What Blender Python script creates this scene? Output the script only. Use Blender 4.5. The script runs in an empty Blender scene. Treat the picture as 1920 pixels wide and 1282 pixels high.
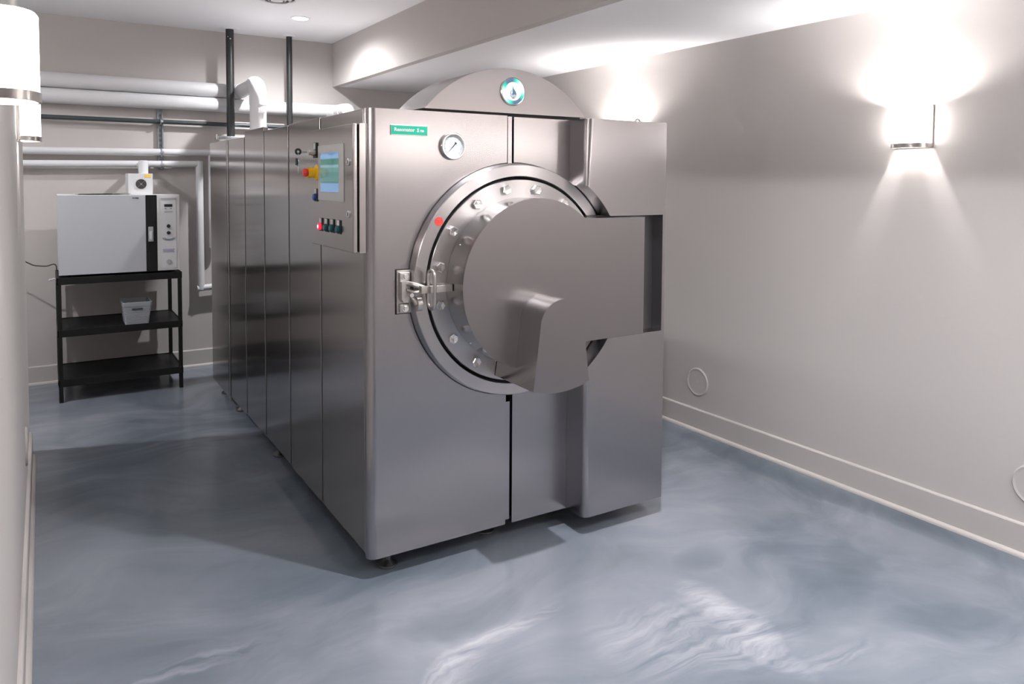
import bpy, bmesh, math, random
from mathutils import Vector, Matrix
random.seed(7)
PI = math.pi
scn = bpy.context.scene
col = scn.collection

# ------------------------------------------------------------------ camera
def make_camera():
    yaw, pitch, roll = 0.5582, -0.0481, 0.0059
    fw = Vector((math.sin(yaw)*math.cos(pitch), math.cos(yaw)*math.cos(pitch), math.sin(pitch)))
    r = Vector((math.cos(yaw), -math.sin(yaw), 0)); u = r.cross(fw)
    r2 = r*math.cos(roll) + u*math.sin(roll); u2 = -r*math.sin(roll) + u*math.cos(roll)
    m = Matrix(((r2.x, u2.x, -fw.x, -1.0755), (r2.y, u2.y, -fw.y, -2.784), (r2.z, u2.z, -fw.z, 1.57), (0, 0, 0, 1)))
    cd = bpy.data.cameras.new('camera'); co = bpy.data.objects.new('camera', cd); col.objects.link(co)
    co.matrix_world = m; cd.sensor_width = 36; cd.lens = 1410.2/1920*36
    cd.shift_y = (407.75-641)/1920; cd.clip_start = 0.02
    scn.camera = co
make_camera()

# ------------------------------------------------------------------ world, lights, exposure
w = bpy.data.worlds.new('world'); scn.world = w; w.use_nodes = True
w.node_tree.nodes['Background'].inputs[0].default_value = (0.5, 0.5, 0.55, 1)
w.node_tree.nodes['Background'].inputs[1].default_value = 0.02
scn.view_settings.view_transform = 'Standard'; scn.view_settings.look = 'None'
scn.view_settings.exposure = 1.12; scn.view_settings.gamma = 1.0
scn.view_settings.use_curve_mapping = False

def spot(loc, power, color, angle=130, blend=0.6, radius=0.05):
    l = bpy.data.lights.new('can_spot', 'SPOT'); l.energy = power; l.color = color
    l.spot_size = math.radians(angle); l.spot_blend = blend; l.shadow_soft_size = radius
    o = bpy.data.objects.new('can_spot', l); col.objects.link(o); o.location = loc
    return o
CAN = (0.975, 0.98, 1.0)
HC, HS = 2.81, 2.42
CANS = [  # x, y, z, power, cone angle
    (0.63, 3.03, HC, 95, 168), (0.64, -0.97, HC, 100, 150), (-1.9, 2.50, HC, 62, 168), (0.72, -2.6, HC, 45, 150), (1.75, -2.55, HS, 45, 160)]  # the high-ceiling can behind the camera is an added fill light
for x, y, z, p, an in CANS:
    spot((x, y, z-0.012), p, CAN, an, 0.9, 0.03)
SCONCE_POWER = 17.0
SHADE_EMIT = 9.0
WARM = (1.0, 0.965, 0.945)

# ------------------------------------------------------------------ materials
def s2l(c):
    return tuple((v/12.92 if v <= 0.04045 else ((v+0.055)/1.055)**2.4) for v in [x/255 for x in c])
def mat(name, rgb, rough=0.5, metal=0.0, spec=0.5, emit=None, es=0, trans=0, coat=0, aniso=0, tangent=None, arot=0.25):
    m = bpy.data.materials.new(name); m.use_nodes = True; b = m.node_tree.nodes['Principled BSDF']
    b.inputs['Base Color'].default_value = (*rgb, 1); b.inputs['Roughness'].default_value = rough
    b.inputs['Metallic'].default_value = metal; b.inputs['Specular IOR Level'].default_value = spec
    if emit: b.inputs['Emission Color'].default_value = (*emit, 1); b.inputs['Emission Strength'].default_value = es
    if trans: b.inputs['Transmission Weight'].default_value = trans
    if coat: b.inputs['Coat Weight'].default_value = coat; b.inputs['Coat Roughness'].default_value = 0.1
    if aniso:
        b.inputs['Anisotropic'].default_value = aniso; b.inputs['Anisotropic Rotation'].default_value = arot
        t = m.node_tree.nodes.new('ShaderNodeTangent')
        if tangent == 'Y': t.direction_type = 'RADIAL'; t.axis = 'Y'
        else: t.direction_type = 'UV_MAP'; t.uv_map = 'UVMap'
        m.node_tree.links.new(t.outputs[0], b.inputs['Tangent'])
    return m
def nt(m): return m.node_tree.nodes, m.node_tree.links, m.node_tree.nodes['Principled BSDF']
def add_grain(m, scale, amount, rough=None, stretch=(1, 1, 1), colr=None, bump=0):
    n, l, b = nt(m)
    tc = n.new('ShaderNodeTexCoord'); mp = n.new('ShaderNodeMapping'); mp.inputs['Scale'].default_value = stretch
    nz = n.new('ShaderNodeTexNoise'); nz.inputs['Scale'].default_value = scale; nz.inputs['Detail'].default_value = 4
    l.new(tc.outputs['Object'], mp.inputs['Vector']); l.new(mp.outputs[0], nz.inputs['Vector'])
    if rough is not None:
        mr = n.new('ShaderNodeMapRange'); mr.inputs['To Min'].default_value = rough-amount; mr.inputs['To Max'].default_value = rough+amount
        l.new(nz.outputs['Fac'], mr.inputs['Value']); l.new(mr.outputs[0], b.inputs['Roughness'])
    if colr:
        mx = n.new('ShaderNodeMix'); mx.data_type = 'RGBA'
        mx.inputs['A'].default_value = (*colr[0], 1); mx.inputs['B'].default_value = (*colr[1], 1)
        l.new(nz.outputs['Fac'], mx.inputs['Factor']); l.new(mx.outputs['Result'], b.inputs['Base Color'])
    if bump:
        bp = n.new('ShaderNodeBump'); bp.inputs['Strength'].default_value = bump; bp.inputs['Distance'].default_value = 0.002
        l.new(nz.outputs['Fac'], bp.inputs['Height']); l.new(bp.outputs[0], b.inputs['Normal'])
    return m

WALL = (0.47, 0.435, 0.405)
M = {}
M['wall'] = add_grain(mat('wall_paint', WALL, 0.75, spec=0.25), 260, 0.0, colr=((0.52, 0.488, 0.470), (0.55, 0.515, 0.495)), bump=0.05)
M['base'] = add_grain(mat('trim_paint', (0.53, 0.495, 0.475), 0.45, spec=0.4), 30, 0.05, rough=0.45)
M['ceil'] = add_grain(mat('ceiling_paint', (0.85, 0.85, 0.87), 0.85, spec=0.2), 240, 0.0, colr=((0.84, 0.84, 0.86), (0.87, 0.87, 0.89)), bump=0.08)
ST = (0.41, 0.388, 0.394)
M['steel'] = add_grain(mat('brushed_steel_front', ST, 0.25, 1.0, aniso=0.7, arot=0.0), 5, 0.008, rough=0.25, stretch=(14, 1, 1))
M['side'] = add_grain(mat('brushed_steel_side', (0.46, 0.43, 0.42), 0.17, 1.0, aniso=0.7, arot=0.0), 5, 0.008, rough=0.17, stretch=(1, 14, 1))
M['cover'] = add_grain(mat('satin_steel_cover', (0.325, 0.304, 0.307), 0.27, 1.0, aniso=0.7, arot=0.0), 5, 0.006, rough=0.28, stretch=(14, 1, 1))
M['ring'] = mat('turned_steel', (0.55, 0.53, 0.53), 0.28, 1.0, aniso=0.9, tangent='Y')
M['skirt'] = mat('skirt_steel', (0.52, 0.50, 0.49), 0.2, 1.0)
M['chrome'] = mat('chrome', (0.85, 0.83, 0.82), 0.18, 1.0)
M['cast'] = add_grain(mat('cast_steel', (0.55, 0.52, 0.50), 0.35, 1.0), 60, 0.08, rough=0.35, bump=0.2)
M['shadesteel'] = add_grain(mat('shaded_steel', (0.16, 0.16, 0.165), 0.45, 1.0), 8, 0.05, rough=0.45)  # steel darkened for the shade in the slot and under the cabinet
M['seam'] = mat('gap_shade_black', (0.012, 0.011, 0.011), 0.7)  # black that stands in for the shade inside gaps and openings
M['black'] = add_grain(mat('black_plastic', (0.0075, 0.008, 0.0085), 0.45, spec=0.35), 60, 0.06, rough=0.45)
M['pipeblk'] = add_grain(mat('black_iron_pipe', (0.016, 0.018, 0.019), 0.38, spec=0.6), 40, 0.08, rough=0.38, bump=0.15)
M['conduit'] = mat('dark_grey_pipe', (0.045, 0.055, 0.06), 0.4)
M['jacket'] = add_grain(mat('white_pipe_jacket', (0.66, 0.655, 0.67), 0.45, spec=0.4), 14, 0.06, rough=0.45, bump=0.25)
M['galv'] = add_grain(mat('galvanised', (0.55, 0.57, 0.6), 0.35, 0.9), 80, 0.1, rough=0.35)
M['galvd'] = add_grain(mat('galvanised_dull', (0.30, 0.32, 0.34), 0.45, 0.8), 60, 0.1, rough=0.45)
M['oven'] = add_grain(mat('grey_enamel', (0.50, 0.515, 0.545), 0.45), 400, 0.05, rough=0.45, bump=0.1)
M['ovenw'] = mat('white_enamel', (0.66, 0.655, 0.65), 0.4)
M['plastw'] = mat('white_plastic', (0.7, 0.7, 0.72), 0.4)
M['plastg'] = mat('grey_plastic', (0.42, 0.43, 0.45), 0.4)
M['basket'] = mat('basket_plastic', (0.36, 0.38, 0.41), 0.35)
M['green'] = mat('green_enamel', s2l((12, 168, 138)), 0.35)
M['white'] = mat('white_print', (0.62, 0.64, 0.64), 0.5)
M['dial'] = mat('dial_white', (0.58, 0.61, 0.62), 0.5)
M['ink'] = mat('black_ink', (0.02, 0.02, 0.025), 0.5)
M['slate'] = mat('slate_print', s2l((62, 96, 118)), 0.4)
def glass_pane():
    m = bpy.data.materials.new('gauge_glass'); m.use_nodes = True; n, l = m.node_tree.nodes, m.node_tree.links
    n.remove(n['Principled BSDF']); t = n.new('ShaderNodeBsdfTransparent'); g = n.new('ShaderNodeBsdfGlossy'); g.inputs['Roughness'].default_value = 0.03
    x = n.new('ShaderNodeMixShader'); x.inputs[0].default_value = 0.06; l.new(t.outputs[0], x.inputs[1]); l.new(g.outputs[0], x.inputs[2])
    l.new(x.outputs[0], n['Material Output'].inputs['Surface']); return m
M['glass'] = glass_pane()
M['red'] = mat('red_enamel', s2l((235, 60, 55)), 0.4)
M['orange'] = mat('orange_print', s2l((240, 130, 90)), 0.5)
M['yellow'] = mat('yellow_plastic', s2l((245, 190, 20)), 0.35)
M['redlamp'] = mat('red_lamp', s2l((230, 30, 60)), 0.3, emit=s2l((255, 40, 70)), es=0.5)
M['lampc'] = mat('lamp_core', (1, 0.8, 0.85), 0.3, emit=(1, 0.75, 0.8), es=0.7)
M['teal'] = mat('teal_button', s2l((20, 95, 105)), 0.25)
M['blue'] = mat('blue_button', s2l((30, 70, 150)), 0.25)
M['bezel'] = mat('screen_bezel_grey', (0.50, 0.50, 0.49), 0.4)
M['shade'] = mat('glowing_shade', (0.9, 0.9, 0.9), 0.4, emit=(1.0, 0.96, 0.93), es=SHADE_EMIT)
M['canlens'] = mat('can_light_lens', (0.9, 0.9, 0.9), 0.4, emit=(1, 1, 1), es=9)
M['nickel'] = mat('brushed_nickel', (0.55, 0.52, 0.50), 0.28, 1.0)
M['ylabel'] = mat('yellow_label', s2l((250, 205, 90)), 0.5)
M['purple'] = mat('purple_print', s2l((120, 110, 160)), 0.5)
M['paper'] = mat('paper', (0.75, 0.74, 0.72), 0.7)

def screen_material():  # screen bands, with reflections on the glass painted in as glow
    m = bpy.data.materials.new('screen_with_reflection'); m.use_nodes = True; n, l, b = nt(m)
    tc = n.new('ShaderNodeTexCoord'); sp = n.new('ShaderNodeSeparateXYZ'); l.new(tc.outputs['Generated'], sp.inputs[0])
    r = n.new('ShaderNodeValToRGB'); r.color_ramp.interpolation = 'CONSTANT'; e = r.color_ramp.elements
    cols = [(0.0, (120, 160, 205)), (0.22, (70, 125, 120)), (0.27, (88, 140, 135)), (0.50, (95, 150, 140)), (0.62, (130, 170, 185)),
            (0.69, (75, 130, 115)), (0.80, (60, 125, 110)), (0.84, (125, 165, 205)), (0.95, (105, 150, 195))]
    e[0].position = 0; e[0].color = (*s2l(cols[0][1]), 1); e[1].position = cols[1][0]; e[1].color = (*s2l(cols[1][1]), 1)
    for p, c in cols[2:]:
        q = e.new(p); q.color = (*s2l(c), 1)
    l.new(sp.outputs['Z'], r.inputs[0]); l.new(r.outputs[0], b.inputs['Emission Color'])
    b.inputs['Emission Strength'].default_value = 0.38; b.inputs['Base Color'].default_value = (0.02, 0.03, 0.04, 1)
    b.inputs['Roughness'].default_value = 0.12
    return m
M['screen'] = screen_material()

def emblem_material():
    m = bpy.data.materials.new('emblem_ring_enamel'); m.use_nodes = True; n, l, b = nt(m)
    tc = n.new('ShaderNodeTexCoord'); mp = n.new('ShaderNodeMapping'); mp.inputs['Rotation'].default_value = (PI/2, 0, 0)
    g = n.new('ShaderNodeTexGradient'); g.gradient_type = 'RADIAL'
    r = n.new('ShaderNodeValToRGB'); e = r.color_ramp.elements
    G, S, P = s2l((10, 190, 160)), s2l((60, 88, 112)), s2l((200, 235, 220))
    seq = [(0, P), (0.07, G), (0.14, S), (0.24, S), (0.30, G), (0.38, P), (0.48, P), (0.56, G), (0.62, S), (0.74, S), (0.80, G), (0.90, P), (1, P)]
    e[0].position = 0; e[0].color = (*P, 1); e[1].position = 1; e[1].color = (*P, 1)
    for p, c in seq[1:-1]:
        q = e.new(p); q.color = (*c, 1)
    l.new(tc.outputs['Object'], mp.inputs[0]); l.new(mp.outputs[0], g.inputs[0]); l.new(g.outputs[0], r.inputs[0]); l.new(r.outputs[0], b.inputs['Base Color'])
    b.inputs['Roughness'].default_value = 0.25
    return m
M['emblem'] = emblem_material()

def floor_material():
    m = bpy.data.materials.new('marbled_epoxy'); m.use_nodes = True; n, l, b = nt(m)
    def N(t, **k):
        x = n.new('ShaderNode'+t)
        for a, v in k.items():
            if a in x.inputs: x.inputs[a].default_value = v
            else: setattr(x, a, v)
        return x
    def vm(op, a, bb):
        x = N('VectorMath', operation=op); l.new(a, x.inputs[0])
        if isinstance(bb, tuple): x.inputs[1].default_value = bb
        elif isinstance(bb, float): x.inputs['Scale'].default_value = bb
        else: l.new(bb, x.inputs[1])
        return x.outputs[0]
    def mt(op, a, bb=None, c=None, clamp=False):
        x = N('Math', operation=op); x.use_clamp = clamp
        for i, v in enumerate((a, bb, c)):
            if v is None: continue
            if isinstance(v, (int, float)): x.inputs[i].default_value = v
            else: l.new(v, x.inputs[i])
        return x.outputs[0]
    tc = N('TexCoord'); P = tc.outputs['Object']
    w1 = N('TexNoise', Scale=0.6, Detail=2.0); l.new(P, w1.inputs['Vector'])
    c1 = vm('SUBTRACT', w1.outputs['Color'], (0.5, 0.5, 0.5)); p1 = vm('ADD', P, vm('SCALE', c1, 2.2))
    w2 = N('TexNoise', Scale=2.2, Detail=4.0); l.new(p1, w2.inputs['Vector'])
    c2 = vm('SUBTRACT', w2.outputs['Color'], (0.5, 0.5, 0.5)); p2 = vm('ADD', p1, vm('SCALE', c2, 0.30))
    big = N('TexNoise', Scale=0.95, Detail=5.0, Roughness=0.5); l.new(p2, big.inputs['Vector'])
    mp = N('Mapping'); mp.inputs['Rotation'].default_value = (0, 0, 0.55); mp.inputs['Scale'].default_value = (1.0, 4.5, 1); l.new(p2, mp.inputs['Vector'])
    st = N('TexNoise', Scale=1.3, Detail=7.0, Roughness=0.55); l.new(mp.outputs[0], st.inputs['Vector'])
    # feathered burst: a streaky splash of lighter pigment
    def burst(cx, cy, ang, lx, ly):
        mb = N('Mapping'); mb.vector_type = 'TEXTURE'
        mb.inputs['Location'].default_value = (cx, cy, 0); mb.inputs['Rotation'].default_value = (0, 0, ang); mb.inputs['Scale'].default_value = (lx, ly, 1)
        l.new(vm('ADD', P, vm('SCALE', c2, 0.28)), mb.inputs['Vector'])
        ln = N('VectorMath', operation='LENGTH'); l.new(mb.outputs[0], ln.inputs[0])
        return mt('SUBTRACT', 1.0, ln.outputs['Value'], clamp=True), mb.outputs[0]
    mps = N('Mapping'); mps.inputs['Rotation'].default_value = (0, 0, 0.45); mps.inputs['Scale'].default_value = (1.1, 9, 1); l.new(vm('ADD', P, vm('SCALE', c2, 0.35)), mps.inputs['Vector'])
    fine = N('TexNoise', Scale=2.6, Detail=7.0, Roughness=0.55); l.new(mps.outputs[0], fine.inputs['Vector'])
    mpr = N('Mapping'); mpr.inputs['Rotation'].default_value = (0, 0, 1.71); mpr.inputs['Scale'].default_value = (1.6, 9, 1); l.new(vm('ADD', P, vm('SCALE', c2, 0.30)), mpr.inputs['Vector'])
    fine2 = N('TexNoise', Scale=3.2, Detail=7.0, Roughness=0.55); l.new(mpr.outputs[0], fine2.inputs['Vector'])
    f = mt('MULTIPLY_ADD', big.outputs['Fac'], 0.58, mt('MULTIPLY_ADD', st.outputs['Fac'], 0.26, 0.155))
    s1 = mt('SUBTRACT', fine.outputs['Fac'], 0.42); s2 = mt('SUBTRACT', fine2.outputs['Fac'], 0.36)
    # feathered ridges and fans of pale pigment: centre x, y, angle, half length, half width, weight, streaks
    for cx, cy, an, lx, ly, wt, sk in (
        (1.00, -1.02, -1.71, 0.34, 0.10, 1.0, s2), (0.80, -0.97, 2.65, 0.42, 0.24, 0.8, s1), (1.13, -1.28, -0.15, 0.22, 0.06, 0.8, s1),
        (0.15, -0.62, 0.20, 0.42, 0.05, 1.0, s1), (-0.70, -0.27, 0.15, 0.30, 0.05, 0.9, s1), (-0.05, -0.74, 0.30, 0.20, 0.08, 0.7, s1),
        (0.50, -0.80, 0.20, 0.75, 0.42, 0.10, None), (0.95, -1.15, 0.0, 0.60, 0.45, 0.05, None),
        (1.22, -0.55, 0.3, 0.16, 0.10, -0.10, None), (1.38, -1.02, 0.2, 0.34, 0.20, -0.09, None), (1.75, -0.95, 0.6, 0.30, 0.12, -0.07, None),
        (1.66, -1.40, -0.7, 0.30, 0.10, -0.10, None), (2.33, -0.6, 1.571, 1.4, 0.16, -0.17, None), (0.14, -0.46, 0.1, 0.32, 0.12, -0.10, None),
        (-0.15, -0.20, 0.6, 0.40, 0.18, -0.05, None), (-0.55, -0.05, 0.2, 0.6, 0.25, -0.05, None), (-0.6, 1.0, 0.2, 0.8, 1.1, -0.04, None)):
        q, v = burst(cx, cy, an, lx, ly)
        q = mt('SMOOTH_MIN', q, 1.0, 0.2) if False else mt('MULTIPLY', q, mt('SUBTRACT', 2.0, q))
        f = mt('ADD', f, mt('MULTIPLY', q, mt('MULTIPLY', sk, wt) if sk is not None else wt))
    # pigment is a little denser towards the right wall and the back
    r = N('ValToRGB'); e = r.color_ramp.elements
    e[0].position = 0.36; e[0].color = (0.085, 0.112, 0.140, 1)
    e[1].position = 0.92; e[1].color = (0.46, 0.465, 0.51, 1)
    q = e.new(0.52); q.color = (0.155, 0.183, 0.220, 1)
    q = e.new(0.64); q.color = (0.24, 0.262, 0.308, 1)
    l.new(f, r.inputs[0]); l.new(r.outputs[0], b.inputs['Base Color'])
    rr = N('MapRange'); rr.inputs['To Min'].default_value = 0.13; rr.inputs['To Max'].default_value = 0.28
    l.new(st.outputs['Fac'], rr.inputs['Value']); l.new(rr.outputs[0], b.inputs['Roughness'])
    b.inputs['Specular IOR Level'].default_value = 0.55
    bp = N('Bump'); bp.inputs['Strength'].default_value = 0.07; bp.inputs['Distance'].default_value = 0.006
    wv = N('TexNoise', Scale=5.0, Detail=3.0); l.new(p2, wv.inputs['Vector'])
    l.new(wv.outputs['Fac'], bp.inputs['Height']); l.new(bp.outputs[0], b.inputs['Normal'])
    return m
M['floor'] = floor_material()

# ------------------------------------------------------------------ mesh helpers
def link(name, bm, m, parent=None, loc=None, smooth=True, kind=None, label=None, angle=35):
    bmesh.ops.recalc_face_normals(bm, faces=bm.faces)
    uv = bm.loops.layers.uv.new('UVMap')
    for f in bm.faces:
        f.smooth = smooth; nn = f.normal
        ax, ay, az = abs(nn.x), abs(nn.y), abs(nn.z)
        for lp in f.loops:
            v = lp.vert.co
            lp[uv].uv = (v.x, v.y) if az >= ax and az >= ay else ((v.y, v.z) if ax > ay else (v.x, v.z))
    if smooth:
        for ed in bm.edges:
            ed.smooth = not (len(ed.link_faces) == 2 and ed.calc_face_angle(0) > math.radians(angle))
    me = bpy.data.meshes.new(name); bm.to_mesh(me); bm.free()
    ms = m if isinstance(m, (list, tuple)) else [m]
    for x in ms: me.materials.append(x)
    o = bpy.data.objects.new(name, me); col.objects.link(o)
    if parent: o.parent = parent
    if loc: o.location = loc
    if kind: o['kind'] = kind
    if label: o['label'] = label
    if smooth:
        wn = o.modifiers.new('flat_normals', 'WEIGHTED_NORMAL'); wn.keep_sharp = True; wn.weight = 100
    return o
def B(): return bmesh.new()
def box(bm, x0, x1, y0, y1, z0, z1, bev=0, seg=2):
    r = bmesh.ops.create_cube(bm, size=1); vs = r['verts']
    for v in vs:
        v.co = Vector(((x0+x1)/2+v.co.x*(x1-x0), (y0+y1)/2+v.co.y*(y1-y0), (z0+z1)/2+v.co.z*(z1-z0)))
    if bev:
        es = set(e for v in vs for e in v.link_edges)
        bmesh.ops.bevel(bm, geom=list(es), offset=bev, segments=seg, profile=0.5, affect='EDGES')
    return vs
def prism_y(bm, pts, y0, y1, round_at=None, rr=0.03, bev=0):
    """outline in x,z extruded along y; round_at: list of (x) outline x of vertical front edges at y0 to round"""
    n = len(pts)
    a = [bm.verts.new((p[0], y0, p[1])) for p in pts]; b = [bm.verts.new((p[0], y1, p[1])) for p in pts]
    fs = [bm.faces.new(a), bm.faces.new(list(reversed(b)))]
    for i in range(n):
        j = (i+1) % n; fs.append(bm.faces.new((a[i], b[i], b[j], a[j])))
    es = []
    if bev:
        es = [e for e in fs[0].edges]
        bmesh.ops.bevel(bm, geom=es, offset=bev, segments=2, profile=0.5, affect='EDGES')
    if round_at is not None:
        el = [e for e in fs[0].edges if all(abs(v.co.x-round_at) < 1e-5 for v in e.verts)]
        bmesh.ops.bevel(bm, geom=el, offset=rr, segments=8, profile=0.5, affect='EDGES')
    return bm
def prism_x(bm, pts, x0, x1):
    n = len(pts)
    a = [bm.verts.new((x0, p[0], p[1])) for p in pts]; b = [bm.verts.new((x1, p[0], p[1])) for p in pts]
    bm.faces.new(a); bm.faces.new(list(reversed(b)))
    for i in range(n):
        j = (i+1) % n; bm.faces.new((a[i], b[i], b[j], a[j]))
def prism_z(bm, pts, z0, z1):
    n = len(pts)
    a = [bm.verts.new((p[0], p[1], z0)) for p in pts]; b = [bm.verts.new((p[0], p[1], z1)) for p in pts]
    bm.faces.new(a); bm.faces.new(list(reversed(b)))
    for i in range(n):
        j = (i+1) % n; bm.faces.new((a[i], b[i], b[j], a[j]))
def lathe(bm, prof, c, axis='Y', seg=48, closed=False):
    """prof: list of (r, t). axis Y: t is y coord; axis Z: t is z; axis X: t is x"""
    rings = []
    for r, t in prof:
        ring = []
        for k in range(seg):
            a = 2*PI*k/seg; u, v = r*math.cos(a), r*math.sin(a)
            p = {'Y': (c[0]+u, c[1]+t, c[2]+v), 'Z': (c[0]+u, c[1]+v, c[2]+t), 'X': (c[0]+t, c[1]+u, c[2]+v)}[axis]
            ring.append(bm.verts.new(p))
        rings.append(ring)
    m = len(rings)
    for i in range(m if closed else m-1):
        A, C = rings[i], rings[(i+1) % m]
        for k in range(seg):
            j = (k+1) % seg
            bm.faces.new((A[k], A[j], C[j], C[k]))
    if not closed:
        if prof[0][0] > 1e-4: bm.faces.new(rings[0])
        if prof[-1][0] > 1e-4: bm.faces.new(list(reversed(rings[-1])))
    bmesh.ops.remove_doubles(bm, verts=bm.verts, dist=1e-6)
def cyl(bm, c, r, h, axis='Z', seg=24, bev=0.0):
    if bev: lathe(bm, [(r-bev, 0), (r, bev), (r, h-bev), (r-bev, h)], c, axis, seg)
    else: lathe(bm, [(r, 0), (r, h)], c, axis, seg)
def tube(bm, pts, r, seg=16, cap=True, rad=None):
    """swept tube through points (polyline), parallel transport frames"""
    P = [Vector(p) for p in pts]; n = len(P); rings = []
    T = [(P[min(i+1, n-1)]-P[max(i-1, 0)]).normalized() for i in range(n)]
    up = Vector((0, 0, 1)) if abs(T[0].z) < 0.9 else Vector((1, 0, 0))
    N = (up-T[0]*up.dot(T[0])).normalized()
    for i in range(n):
        if i: N = (N-T[i]*N.dot(T[i])).normalized()
        Bn = T[i].cross(N); rr = rad[i] if rad else r
        rings.append([bm.verts.new(P[i]+(N*math.cos(2*PI*k/seg)+Bn*math.sin(2*PI*k/seg))*rr) for k in range(seg)])
    for i in range(n-1):
        for k in range(seg):
            j = (k+1) % seg; bm.faces.new((rings[i][k], rings[i][j], rings[i+1][j], rings[i+1][k]))
    if cap: bm.faces.new(rings[0]); bm.faces.new(list(reversed(rings[-1])))
def fillet(pts, r, k=7):
    """round the inner corners of a polyline"""
    P = [Vector(p) for p in pts]; out = [P[0]]
    for i in range(1, len(P)-1):
        a = (P[i-1]-P[i]).normalized(); b = (P[i+1]-P[i]).normalized()
        s, e = P[i]+a*r, P[i]+b*r
        for j in range(k+1):
            t = j/k; out.append(s*(1-t)**2+P[i]*2*t*(1-t)+e*t*t)
    out.append(P[-1]); return out
def text_bm(body, size, m3, spacing=1.0):
    cu = bpy.data.curves.new('t', 'FONT'); cu.body = body; cu.size = size; cu.extrude = 0.0004; cu.offset = 0.0006; cu.resolution_u = 2; cu.space_character = spacing
    o = bpy.data.objects.new('t', cu); col.objects.link(o)
    dg = bpy.context.evaluated_depsgraph_get(); me = bpy.data.meshes.new_from_object(o.evaluated_get(dg))
    bm = B(); bm.from_mesh(me); bpy.data.objects.remove(o); bpy.data.meshes.remove(me); bpy.data.curves.remove(cu)
    bmesh.ops.transform(bm, matrix=m3, verts=bm.verts); return bm
def tag(o, label, cat, group=None):
    o['label'] = label; o['category'] = cat
    if group: o['group'] = group
    return o
def empty(name, loc, label, cat, rz=0, group=None):
    o = bpy.data.objects.new(name, None); col.objects.link(o); o.location = loc; o.rotation_euler = (0, 0, rz)
    o.empty_display_size = 0.1
    return tag(o, label, cat, group)
def struct(name, bm, m, parent=None, smooth=False):
    return link(name, bm, m, parent, smooth=smooth, kind='structure' if not parent else None)

# ------------------------------------------------------------------ room shell
XL, XR, YB, YF, XS, YE, XA = -1.165, 2.414, 3.944, -3.4, 1.188, 2.30, -2.7
b = B(); box(b, XA-0.1, XR+0.1, YF-0.1, YB+0.1, -0.1, 0.0); struct('floor', b, M['floor'])
b = B(); box(b, XA-0.1, XS+0.002, YF-0.1, YB+0.1, HC, HC+0.1); struct('ceiling', b, M['ceil'])
b = B(); box(b, XS+0.002, XR+0.1, YF-0.1, YB+0.1, HS, HS+0.1)
struct('ceiling.001', b, M['ceil'])
b = B(); box(b, XS-0.001, XS+0.06, YF, YB, HS-0.0015, HC); struct('wall_bulkhead', b, M['wall'])
b = B(); box(b, XR, XR+0.1, YF-0.1, YB+0.1, 0, HC); struct('wall_right', b, M['wall'])
b = B(); box(b, XA-0.1, XR, YB, YB+0.1, 0, HC); struct('wall_back', b, M['wall'])
b = B(); box(b, XA-0.1, XR, YF-0.1, YF, 0, HC); struct('wall_front', b, M['wall'])
b = B()
prism_z(b, [(XL-0.15, YF), (XL, YF), (XL, YE-0.02), (XL-0.003, YE-0.008), (XL-0.009, YE-0.002), (XL-0.02, YE), (XL-0.15, YE)], 0, HC)
struct('wall_left', b, M['wall'], smooth=True)
b = B(); box(b, XA, XL-0.15, YE-0.12, YE, 0, HC); struct('wall_return', b, M['wall'])
b = B(); box(b, XA-0.1, XA, YE-0.12, YB, 0, HC); struct('wall_alcove', b, M['wall'])
BH = 0.142
def base_profile(t=0.014):   # distance from wall, height
    return [(0, 0), (t, 0), (t, BH-0.008), (t-0.003, BH-0.003), (t-0.008, BH), (0, BH)]
def shoe_profile(t=0.014, s=0.017):
    return [(t, 0), (t+s, 0)]+[(t+s*math.cos(a), s*1.15*math.sin(a)) for a in (0.3, 0.6, 0.9, 1.2, 1.4)]+[(t, s*1.15)]
def along_y(prof, x, sx, y0, y1):
    bm = B(); n = len(prof)
    a = [bm.verts.new((x+sx*p[0], y0, p[1])) for p in prof]; c = [bm.verts.new((x+sx*p[0], y1, p[1])) for p in prof]
    bm.faces.new(a); bm.faces.new(list(reversed(c)))
    for i in range(n): j = (i+1) % n; bm.faces.new((a[i], c[i], c[j], a[j]))
    return bm
def along_x(prof, y, x0, x1):
    bm = B(); n = len(prof)
    a = [bm.verts.new((x0, y-p[0], p[1])) for p in prof]; c = [bm.verts.new((x1, y-p[0], p[1])) for p in prof]
    bm.faces.new(a); bm.faces.new(list(reversed(c)))
    for i in range(n): j = (i+1) % n; bm.faces.new((a[i], c[i], c[j], a[j]))
    return bm
struct('baseboard_right', along_y(base_profile(), XR, -1, YF, YB), M['base'])
struct('trim_1', along_y(shoe_profile(), XR, -1, YF, YB), M['base'])
struct('baseboard_back', along_x(base_profile(), YB, XA, XR-0.015), M['base'])
struct('trim_2', along_x(shoe_profile(), YB, XA, XR-0.03), M['base'])
struct('baseboard_left', along_y(base_profile(), XL, 1, YF, YE-0.1), M['base'])
struct('trim_3', along_y(shoe_profile(), XL, 1, YF, YE-0.12), M['base'])

# ------------------------------------------------------------------ the machine
mac = empty('hydrolysis_machine', (0, 0, 0), 'large stainless steel cabinet machine with round bolted vessel door in the middle of the room', 'machine', rz=-0.0059)
KM = 0.978
mac.scale = (KM, KM, KM); mac.location = (-1.0755*(1-KM), -2.784*(1-KM), 1.57*(1-KM))   # true size of the cabinet
ZF = -1.57*(1-KM)/KM   # floor level in the machine's own units
CX, CZ = 0.675, 1.143
MT, MB = 1.853, 0.052
def arc(r, a0, a1, n, cx=CX, cz=CZ):
    return [(cx+r*math.cos(math.radians(a0+(a1-a0)*i/n)), cz+r*math.sin(math.radians(a0+(a1-a0)*i/n))) for i in range(n+1)]
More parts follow.
